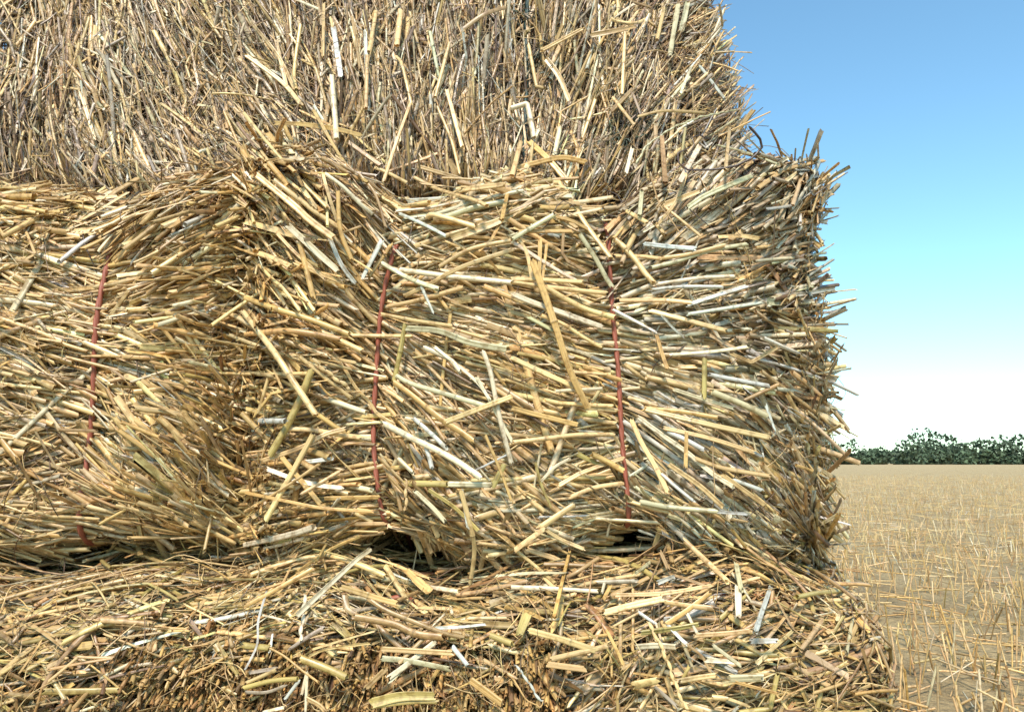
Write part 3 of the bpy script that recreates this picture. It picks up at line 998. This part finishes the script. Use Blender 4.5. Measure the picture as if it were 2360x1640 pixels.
sk('C',[(720,500),(830,760),(950,930)],36,'ash','t','blue-grey stem with a dark pointed tip left of the left red twine')
sk('C',[(480,580),(540,820),(600,1060)],44,'gold')
sk('C',[(280,500),(450,680),(700,900)],28,'sand')
sk('C',[(10,640),(220,710),(400,790)],48,'cream')
sk('C',[(60,700),(250,900),(340,980),(490,1180)],27,'cream')
sk('C',[(440,760),(600,830),(800,910)],40,'gold')
sk('C',[(10,1060),(300,1160),(560,1240),(720,1300),(900,1370)],44,'gold')
sk('C',[(0,1180),(270,1530),(420,1762),(622,2062)],46,'cream','t','long pale golden stem slanting steeply across the left end of the middle bale')
sk('C',[(20,1372),(300,1345),(480,1350),(830,1412)],42,'gold')
sk('C',[(700,0),(850,110),(990,250),(1110,350)],32,'pale')
sk('C',[(990,0),(1130,180),(1215,450)],24,'tan')
sk('C',[(1182,568),(1022,880)],48,'ash','f','short whitish flat piece leaning beside the upper end of the left red twine')
sk('C',[(1268,600),(1070,890)],32,'gold')
sk('C',[(1180,760),(1350,860),(1480,920),(1660,982)],42,'sage','t','grey-green stem starting at the left red twine and sloping gently down right')
sk('C',[(1340,820),(1750,875),(1900,890),(2297,930)],48,'pale')
sk('C',[(1575,370),(1640,352),(1980,450)],45,'cream')
sk('C',[(1780,545),(2080,445),(2200,400)],72,'sand','f')
sk('C',[(2235,240),(1980,290),(1730,370)],52,'sage')
sk('C',[(1340,340),(1560,440),(1730,530)],30,'ash','f')
sk('C',[(2300,-20),(2240,250),(2212,392)],36,'gold')
sk('C',[(2200,410),(2120,560),(2020,655)],34,'gold','f')
sk('C',[(1520,960),(1622,1182)],27,'ash','f','small whitish flat splinter hanging between the twines, upper left')
sk('C',[(1385,1290),(1350,1482),(1288,1780)],42,'olive','t','olive stem standing upright just right of the left red twine',.013)
sk('C',[(1400,1320),(1680,1345),(1930,1440),(2250,1500)],52,'sage')
sk('C',[(930,1380),(1200,1385),(1440,1385)],34,'cream','t','short level stem lying across the left red twine',.011)
sk('C',[(1230,1135),(1480,1085),(1870,975)],38,'sand')
sk('C',[(2060,960),(2297,1060)],45,'gold')
sk('C',[(1390,1040),(1600,940),(1860,800),(2297,650)],38,'sand')
sk('C',[(1460,30),(1660,130),(1960,220),(2080,272)],35,'sand')
sk('C',[(2240,92),(1920,130),(1750,180),(1600,250)],38,'cream')
sk('C',[(1680,790),(1950,640),(2290,570)],36,'sand')
sk('C',[(1180,1200),(1500,1260),(1780,1300)],34,'sand')
sk('D',[(390,50),(560,320),(650,460),(740,580),(850,725)],42,'cream','t','golden stem slanting steeply down to the upper end of the right red twine')
sk('D',[(245,275),(370,292),(490,280)],45,'gold','f')
sk('D',[(380,370),(500,400),(640,470)],32,'gold')
sk('D',[(357,350),(100,500),(0,562)],45,'sage','t','grey-green stem rising right to a broken tip at the top centre of the middle bale')
sk('D',[(512,490),(50,492)],34,'gold')
sk('D',[(175,740),(300,1090),(370,1300),(500,1692),(650,2005)],60,'gold','t','longest thick golden stem, leaning steeply down between the twines, right of centre',.019)
sk('D',[(60,560),(130,690),(170,900)],34,'cream')
sk('D',[(580,520),(700,700),(800,880),(850,960)],40,'sage')
sk('D',[(0,580),(250,740),(400,830),(560,920)],35,'pale')
sk('D',[(0,900),(250,905),(610,925)],40,'cream')
sk('D',[(0,925),(250,960),(500,990),(800,1020)],35,'cream')
sk('D',[(0,1030),(200,1110),(400,1180),(770,1310)],52,'pale')
sk('D',[(270,960),(440,1060),(640,1160),(870,1225)],46,'cream')
sk('D',[(140,1225),(370,1350)],40,'sage')
sk('D',[(250,1210),(430,1280),(600,1390),(760,1480)],34,'cream')
sk('D',[(880,560),(960,630),(1060,740),(1130,840),(1210,932)],46,'cream','t','curved cream stem bending down right beside the upper part of the right red twine')
sk('D',[(1130,600),(1350,625),(1560,640)],40,'ash')
sk('D',[(890,702),(1100,705),(1275,725)],34,'sand')
sk('D',[(2010,600),(1700,655),(1400,750),(1200,800)],34,'sage')
sk('D',[(1820,610),(1500,690),(1280,720)],34,'sand')
sk('D',[(1895,875),(1600,890),(1250,940)],30,'pale')
sk('D',[(1800,965),(1440,965),(1200,990)],28,'ash')
sk('D',[(2005,960),(1780,1030),(1500,1120)],35,'ash')
sk('D',[(930,1082),(1300,1080),(1530,1100)],42,'sand')
sk('D',[(870,1160),(1080,1270),(1232,1352)],28,'ash','f','milky flat splinter lying across the middle of the right red twine',.012)
sk('D',[(1280,1210),(1370,1310),(1465,1392)],20,'ash','f','narrow milky splinter right of the one lying across the right red twine')
sk('D',[(1180,1170),(1380,1222),(1600,1280),(1830,1342)],42,'cream')
sk('D',[(1500,1200),(1760,1160),(2130,1100)],32,'ash')
sk('D',[(1360,1545),(1700,1520),(2000,1480)],36,'pale')
sk('D',[(1770,540),(1960,532),(2112,556)],36,'cream','f')
sk('D',[(1180,0),(1215,150),(1260,270),(1340,380),(1420,500)],17,'tan','w')
sk('D',[(1300,270),(1600,150)],52,'sand','f')
sk('D',[(1490,0),(1400,240),(1250,430)],30,'sand')
sk('D',[(1300,280),(1450,400),(1610,532)],24,'cream')
sk('D',[(980,320),(1070,370),(1160,420)],38,'cream','t','short cream stem end pointing down right above the right red twine')
sk('D',[(1210,410),(1300,510)],34,'gold')
sk('D',[(1500,290),(1650,190),(1900,80),(2050,20)],44,'sage')
sk('D',[(1112,140),(1090,360)],36,'sage')
sk('D',[(2255,240),(2240,680)],13,'brown','w','thin brown wire-like stem standing upright by the far right edge')
sk('D',[(1235,1380),(1290,1560),(1330,1670)],33,'gold','t','golden peg-like stem sloping steeply right of the right red twine')
sk('D',[(240,560),(235,890)],34,'gold','f')
sk('D',[(300,590),(262,890)],28,'gold','f')
sk('D',[(440,500),(430,680),(480,750),(620,830)],26,'tan')
sk('D',[(420,1055),(740,970)],16,'gold')
sk('D',[(1500,470),(1250,400),(1100,500)],8,'dark','w')
sk('D',[(1900,150),(1840,400),(1950,520)],8,'dark','w')
sk('D',[(780,130),(900,180),(950,260),(1000,310)],9,'dark','w')
sk('D',[(1500,290),(1650,420),(1780,510)],10,'dark','w')
sk('E',[(470,70),(700,260),(920,430)],34,'cream')
sk('E',[(590,100),(740,230),(900,345)],32,'cream','e','plump knuckled grain stalk lying on the left end of the middle bale')
sk('E',[(640,578),(790,680),(920,772)],38,'gold')
sk('E',[(580,200),(500,410),(370,680),(230,920)],58,'olive','t','wide olive-gold stem leaning left, crossing under the long pale golden one')
sk('E',[(390,697),(580,705),(800,742),(1000,772)],38,'cream')
sk('E',[(600,740),(430,1050),(190,1480)],46,'cream','t','long pale stem leaning down left at the lower left of the middle bale',.012)
sk('E',[(160,970),(480,860),(700,745),(860,700)],38,'sand')
sk('E',[(650,312),(450,350),(240,395),(90,590)],25,'gold')
sk('E',[(650,318),(740,410),(920,500)],18,'gold')
sk('E',[(860,170),(960,340),(1080,470),(1150,570),(1290,655)],28,'sand','t','slim curved stem bending over the middle of the left red twine',.012)
sk('E',[(1180,345),(1280,400),(1370,465)],36,'cream')
sk('E',[(1200,650),(1470,790),(1660,880),(1850,990),(2030,1112)],56,'pale','t','long thick pale stem sloping from the left red twine down towards lower centre')
sk('E',[(1390,1162),(1750,1167)],54,'olive')
sk('E',[(1750,1167),(2120,1175)],48,'pale')
sk('E',[(2130,1190),(2230,1000)],56,'olive','f')
sk('E',[(1300,240),(1440,312),(1700,390),(1900,450),(2112,515)],42,'sage')
sk('E',[(1450,600),(1600,730),(1735,862)],38,'ash')
sk('E',[(1290,300),(1430,400),(1600,540),(1730,640),(1860,722),(1970,805)],50,'gold','t','bright golden knotted stem sloping down right from the foot of the olive one')
sk('E',[(1740,632),(2000,532),(2297,420)],45,'cream','t','straight cream stem rising right across the centre of the middle bale')
sk('E',[(1540,0),(1760,100),(1850,202)],42,'pale')
sk('E',[(1640,0),(1980,280),(2110,450)],28,'pale')
sk('E',[(2050,30),(2110,200),(2160,450),(2220,720),(2292,990)],40,'pale','t','long thin pale stem hanging nearly upright between the twines, left of centre',.012)
sk('E',[(2000,260),(2150,540),(2297,800)],28,'pale')
sk('E',[(1390,1130),(1392,1270),(1385,1390)],26,'cream','e','small knuckled grain spike hanging upright by the left red twine lower end')
sk('E',[(330,940),(470,1110),(662,1345)],42,'gold')
sk('E',[(210,1040),(450,1130),(660,1180),(840,1200)],42,'pale','f')
sk('E',[(10,1240),(350,1310),(650,1370),(900,1390),(1110,1400)],28,'gold')
sk('E',[(822,1060),(500,1252)],30,'sand')
sk('E',[(700,1290),(1160,1280)],35,'gold')
sk('E',[(1560,850),(1590,940),(1612,1030)],38,'ash')
sk('E',[(660,990),(350,1200),(20,1400)],22,'cream')
sk('E',[(500,985),(770,950)],35,'ash')
sk('E',[(2285,905),(1980,1052)],18,'ash','f')
sk('E',[(2070,750),(2200,1060),(2292,1310)],25,'gold')
sk('E',[(1870,1222),(1922,1540)],30,'ash')
sk('E',[(1470,1230),(1620,1370),(1722,1485)],38,'sage')
sk('E',[(1590,1220),(1810,1370),(2000,1556)],33,'olive')
sk('E',[(1480,460),(1620,640),(1722,790)],34,'tan')
sk('E',[(1190,1000),(1300,1200),(1350,1400)],30,'tan')
sk('E',[(1330,950),(1450,1070)],36,'sage')
sk('E',[(1250,1060),(1370,1290)],34,'sand')
sk('E',[(20,630),(360,630)],45,'ash')
sk('E',[(220,240),(130,560)],28,'sand')
sk('F',[(650,522),(890,540)],28,'cream')
sk('F',[(0,90),(250,210),(430,290),(600,375)],44,'cream')
sk('F',[(500,212),(700,222),(840,232)],28,'cream')
sk('F',[(620,172),(770,230),(925,285)],44,'gold','f')
sk('F',[(370,375),(770,352)],30,'pale')
sk('F',[(280,450),(450,480),(860,502)],38,'cream')
sk('F',[(0,520),(150,560),(400,622),(560,662)],44,'gold')
sk('F',[(0,812),(350,772),(560,748),(870,745)],38,'cream')
sk('F',[(680,910),(800,970),(950,1055)],48,'gold','t','stout golden stem end pointing up left beside the right red twine lower half')
sk('F',[(560,912),(660,960),(762,1002)],44,'olive','f')
sk('F',[(400,1180),(600,1070),(850,980),(950,950)],38,'cream')
sk('F',[(495,950),(370,1020),(250,1142)],26,'pale')
sk('F',[(500,1280),(700,1200),(950,1160)],38,'cream')
sk('F',[(230,1552),(360,1460),(532,1345)],58,'cream','f')
sk('F',[(1020,620),(1110,820),(1220,1010),(1332,1240)],44,'cream','t','pale pointed stem slanting steeply right of the right red twine lower end',.012)
sk('F',[(1645,88),(1642,425)],45,'olive','t','tan-gold piece standing upright across level stems on the right of the middle bale',.012)
sk('F',[(1490,730),(1483,1022)],32,'gold','f','short upright golden splinter low on the right of the middle bale')
sk('F',[(1430,172),(1572,166)],38,'gold','t','short orange-gold stem end lying level on the right of the middle bale')
sk('F',[(1710,380),(2000,500),(2182,592)],50,'sage','t','thick grey-green stem sloping down right near the right edge of the middle bale')
sk('F',[(1390,362),(1600,430),(1900,522)],32,'pale')
sk('F',[(1320,712),(1500,800),(1632,872)],42,'ash')
sk('F',[(1080,600),(1300,760),(1500,900),(1700,1070),(1890,1192)],40,'pale')
sk('F',[(1140,530),(1640,650),(2200,772)],44,'sand')
sk('F',[(1280,1080),(1400,1190),(1552,1312)],30,'ash')
sk('F',[(1340,1000),(1600,1180),(1800,1360)],42,'sand')
sk('F',[(1110,1322),(1350,1365),(1750,1400)],46,'sage')
sk('F',[(1760,1405),(2000,1422)],28,'ash','f')
sk('F',[(990,1312),(1280,1395),(1352,1412)],28,'cream')
sk('F',[(1570,950),(1800,1030),(2200,1100)],36,'sand')
sk('F',[(2272,320),(1990,452)],32,'tan')
sk('F',[(2172,500),(2245,702)],24,'ash','f')
sk('F',[(1880,60),(2045,128),(2270,0)],30,'sand','t','thin stem bent into a shallow V near the right edge of the middle bale')
sk('F',[(1680,232),(2200,332)],35,'ash')
sk('F',[(1800,1090),(2150,1342)],38,'sand')
sk('F',[(200,990),(260,1200),(332,1360)],25,'olive')
sk('F',[(1130,520),(1450,550),(1760,602)],38,'gold')
sk('F',[(1240,500),(1000,430)],34,'sand')
sk('F',[(2070,900),(1700,780),(1300,690)],36,'sand')
sk('F',[(2130,1220),(1900,1130)],34,'ash','f')
sk('G',[(10,132),(400,45),(600,-20)],42,'pale','t','long whitish stem along the bottom left edge of the middle bale')
sk('G',[(1080,172),(930,290),(460,732)],42,'pale','f','flat white blade slanting down left into the gap under the middle bale',.012)
sk('G',[(1270,92),(1100,190),(940,275)],36,'sand')
sk('G',[(20,652),(200,560),(390,450),(600,330)],36,'gold','t','golden stem rising right out of the lowest bale at the left')
sk('G',[(460,362),(760,162),(1000,60)],26,'gold')
sk('G',[(840,492),(1000,540),(1190,600),(1322,632)],46,'gold','t','bright yellow stem with a swollen ivory end on top of the lowest bale',.011)
sk('G',[(1190,422),(1400,450),(1560,492)],38,'sage')
sk('G',[(1310,612),(1520,520),(1730,430),(1840,382)],34,'tan')
sk('G',[(930,742),(1100,770),(1300,812),(1480,890),(1692,917)],56,'tan','t','thick dull tan jointed stem lying along the lowest bale, left of centre')
sk('G',[(1080,600),(1220,690),(1490,800),(1700,880),(1880,922)],38,'tan')
sk('G',[(870,560),(890,680),(1000,760),(1150,772)],46,'tan','f','brown curved leaf blade hooking upwards on the lowest bale, left of centre',.010)
sk('G',[(527,560),(515,700),(490,932)],30,'pale','e','pale knuckled grain spike standing upright on the lowest bale at the left',.011)
sk('G',[(200,530),(130,780),(120,980),(20,1190)],22,'ash','f','narrow milky blade with a kink at the lower left corner',.014)
sk('G',[(490,1100),(700,1180),(880,1262)],58,'olive','t','broad olive-gold stem sloping down right above the brown cut ends')
sk('G',[(220,1010),(350,1080),(500,1200),(640,1302)],17,'gold')
sk('G',[(1200,1102),(1400,1120),(1760,1192)],48,'sage','f')
sk('G',[(1640,960),(1390,1160),(1250,1262)],44,'pale','t','pale stem with a split foot slanting across the lowest bale, lower centre-left',.011)
sk('G',[(1390,1165),(1260,1300)],26,'pale','f')
sk('G',[(1790,1000),(1912,1152)],38,'ash','f','short bright white flat chip on the lowest bale, lower centre')
sk('G',[(1100,1482),(1350,1425),(1640,1420)],70,'olive','f')
sk('G',[(1110,1510),(1400,1475),(1660,1470)],36,'olive','f')
sk('G',[(1940,1282),(2210,1482)],58,'gold','t','stout yellow stem sloping down right at the bottom edge, centre')
sk('G',[(680,842),(550,920),(400,1022)],33,'mauve','f')
sk('G',[(470,1300),(360,1442)],30,'ash','f')
sk('G',[(545,1222),(500,1402)],26,'pale','f')
sk('G',[(545,1230),(532,1556)],24,'pale','f')
sk('G',[(10,1352),(240,1292),(462,1275)],36,'olive')
sk('G',[(1220,1190),(1050,1352)],44,'tan')
sk('G',[(1545,925),(1330,1142)],36,'tan')
sk('G',[(1860,-330),(1950,0),(1975,200),(1940,462)],40,'cream','t','cream jointed stem hanging from the middle bale over the dark gap, left of centre',.012)
sk('G',[(1492,132),(1450,352)],12,'cream')
sk('G',[(1480,132),(1532,302)],12,'cream')
sk('G',[(2115,902),(2290,972)],50,'olive')
sk('G',[(1640,842),(1850,832),(2062,810)],24,'ash','f')
sk('G',[(560,1082),(720,1020),(1070,972)],24,'cream','f')
sk('G',[(600,1020),(900,930),(1115,870)],18,'cream','f')
sk('G',[(10,990),(222,1012)],48,'olive')
sk('G',[(10,1100),(182,1112)],34,'gold')
sk('G',[(1500,0),(1560,150),(1622,342)],44,'cream')
sk('G',[(1280,0),(1350,130),(1450,232)],22,'sand')
sk('G',[(1190,1020),(1800,1055)],42,'sand')
sk('G',[(160,730),(300,760),(400,790)],14,'pale','f')
sk('G',[(1720,720),(1620,820)],14,'pale','f')
sk('G',[(60,1220),(280,1185)],28,'mauve','f')
sk('G',[(30,1310),(280,1200)],32,'sand','f')
sk('G',[(20,1390),(200,1390),(365,1330)],32,'mauve','f')
sk('G',[(340,1520),(180,1556)],26,'pale','f')
sk('G',[(540,1440),(650,1500),(700,1556)],36,'sand')
sk('H',[(0,492),(350,505),(740,527)],40,'pale','f','long bright white flat blade lying level under the middle bale, at centre',.012)
sk('H',[(492,190),(440,400),(358,752)],27,'gold','t','slim golden stem standing over the middle of the long white level blade',.016)
sk('H',[(740,242),(560,360),(390,442)],33,'tan')
sk('H',[(30,172),(150,80),(280,-10)],48,'cream','f','broad cream split stem at the bottom of the middle bale pointing down left')
sk('H',[(280,0),(430,90),(612,166)],30,'cream')
sk('H',[(40,182),(210,320),(372,460)],30,'sand')
sk('H',[(130,172),(350,240),(470,300),(602,402)],42,'sand')
sk('H',[(800,420),(770,542)],25,'pale','f')
sk('H',[(840,480),(780,602)],33,'gold','f')
sk('H',[(2272,322),(2150,660),(2080,872)],38,'ash','t','thick whitish jointed stem standing at the lower right corner',.013)
sk('H',[(1915,292),(1960,520)],38,'sage')
sk('H',[(1932,480),(1936,742)],56,'pale','f','wide pale strip standing upright at right on the lowest bale',.011)
sk('H',[(790,712),(1000,655),(1300,590)],56,'cream')
sk('H',[(1310,622),(1500,650),(1712,672)],44,'cream','f')
sk('H',[(1690,542),(1500,690),(1330,802)],42,'gold','f','flat golden blade rising right over the lowest bale, right of centre',.011)
sk('H',[(1090,712),(1222,802)],30,'ash','f')
sk('H',[(860,832),(1080,712)],20,'sand','f')
sk('H',[(150,862),(400,930),(712,1032)],50,'cream','t','stout yellow-cream stem sloping down right on the lowest bale at centre',.011)
sk('H',[(810,862),(880,1000),(952,1152)],28,'gold','t','slim golden stem slanting steeply on the lowest bale, right of the stout yellow-cream one',.012)
sk('H',[(1160,790),(1260,970),(1340,1160),(1420,1380),(1490,1530)],27,'cream','e','long knuckled yellowish grain stalk hanging down the lowest bale at right',.014)
sk('H',[(1060,1002),(1250,990),(1390,1002)],44,'pale')
sk('H',[(1320,800),(1440,930),(1500,982)],30,'ash','f')
sk('H',[(1490,980),(1620,1080),(1692,1212)],22,'tan','f')
sk('H',[(1590,810),(1350,850),(1100,882)],40,'olive')
sk('H',[(1560,905),(1850,885),(2042,862)],38,'sand')
sk('H',[(1720,990),(1952,1162)],30,'sage')
sk('H',[(1660,1112),(1890,1132)],42,'pale','f')
sk('H',[(300,1150),(622,1192)],48,'sand')
sk('H',[(1430,1292),(1600,1262),(1762,1242)],42,'sand')
sk('H',[(1860,1272),(2142,1262)],56,'sage')
sk('H',[(2040,952),(2272,950)],42,'ash','f')
sk('H',[(1220,1342),(1402,1502)],28,'mauve','f')
sk('H',[(1500,722),(1582,882)],30,'pale','f')
sk('H',[(0,1260),(130,1450),(240,1512),(265,1452)],16,'gold','w','thin golden thread-like stem hooking up at its end, bottom centre',.012)
sk('H',[(30,1160),(120,1270),(200,1400),(262,1472)],20,'ash','e')
sk('H',[(1040,1332),(1240,1292)],66,'cream','f')
sk('H',[(1710,1432),(1832,1442)],44,'sand')
sk('H',[(1840,1442),(2032,1512)],24,'sand')
sk('H',[(1060,372),(1252,222)],24,'sage')
sk('H',[(1270,192),(1332,332)],30,'tan')
sk('H',[(1330,120),(1372,292)],38,'tan')
sk('H',[(1480,100),(1640,250),(1840,442)],42,'sand')
sk('H',[(1880,0),(2000,150),(2102,252)],26,'gold')
sk('H',[(1250,452),(1382,400)],38,'ash','f')
sk('H',[(1512,1170),(1460,1272)],28,'olive','f')
sk('H',[(130,720),(60,900)],74,'olive','f')
sk('H',[(730,450),(1060,440)],36,'mauve')
sk('H',[(900,560),(1300,545),(1700,480)],34,'cream')
sk('H',[(1900,1300),(2270,1400)],24,'gold')
sk('H',[(800,1000),(450,1080),(330,1110)],44,'sand')

under = {}
for crop, pts, w, color, form, label, lift in STALKS:
    res = stalk_geometry(crop, pts, w, lift + (.0045 if label else 0))
    if res is None: continue
    P, r, owner = res
    d = stalk_arrays(P, r, color, form)
    if label:
        origin = d['P'][0].mean(0)
        nm = {'e': 'grain_stalk', 'w': 'dry_weed_stem'}.get(form, 'straw_stalk')
        o = bpy.data.objects.new(nm, stalk_mesh(nm, d, origin)); COL.objects.link(o)
        o.location = origin
        tag(o, label, "weed stem" if form == 'w' else "straw", "loose stalks lying on the bales")
    else:
        under.setdefault(owner, []).append((d['L'] * r, d))
for owner, lst in under.items():
    lst.sort(key=lambda q: -q[0])
    root = ROOT[owner]
    for i, (_, d) in enumerate(lst):
        nm = 'straw_stalk' if i < 98 else 'short_stalk'
        link(nm, stalk_mesh(nm, d, np.zeros(3)), root)
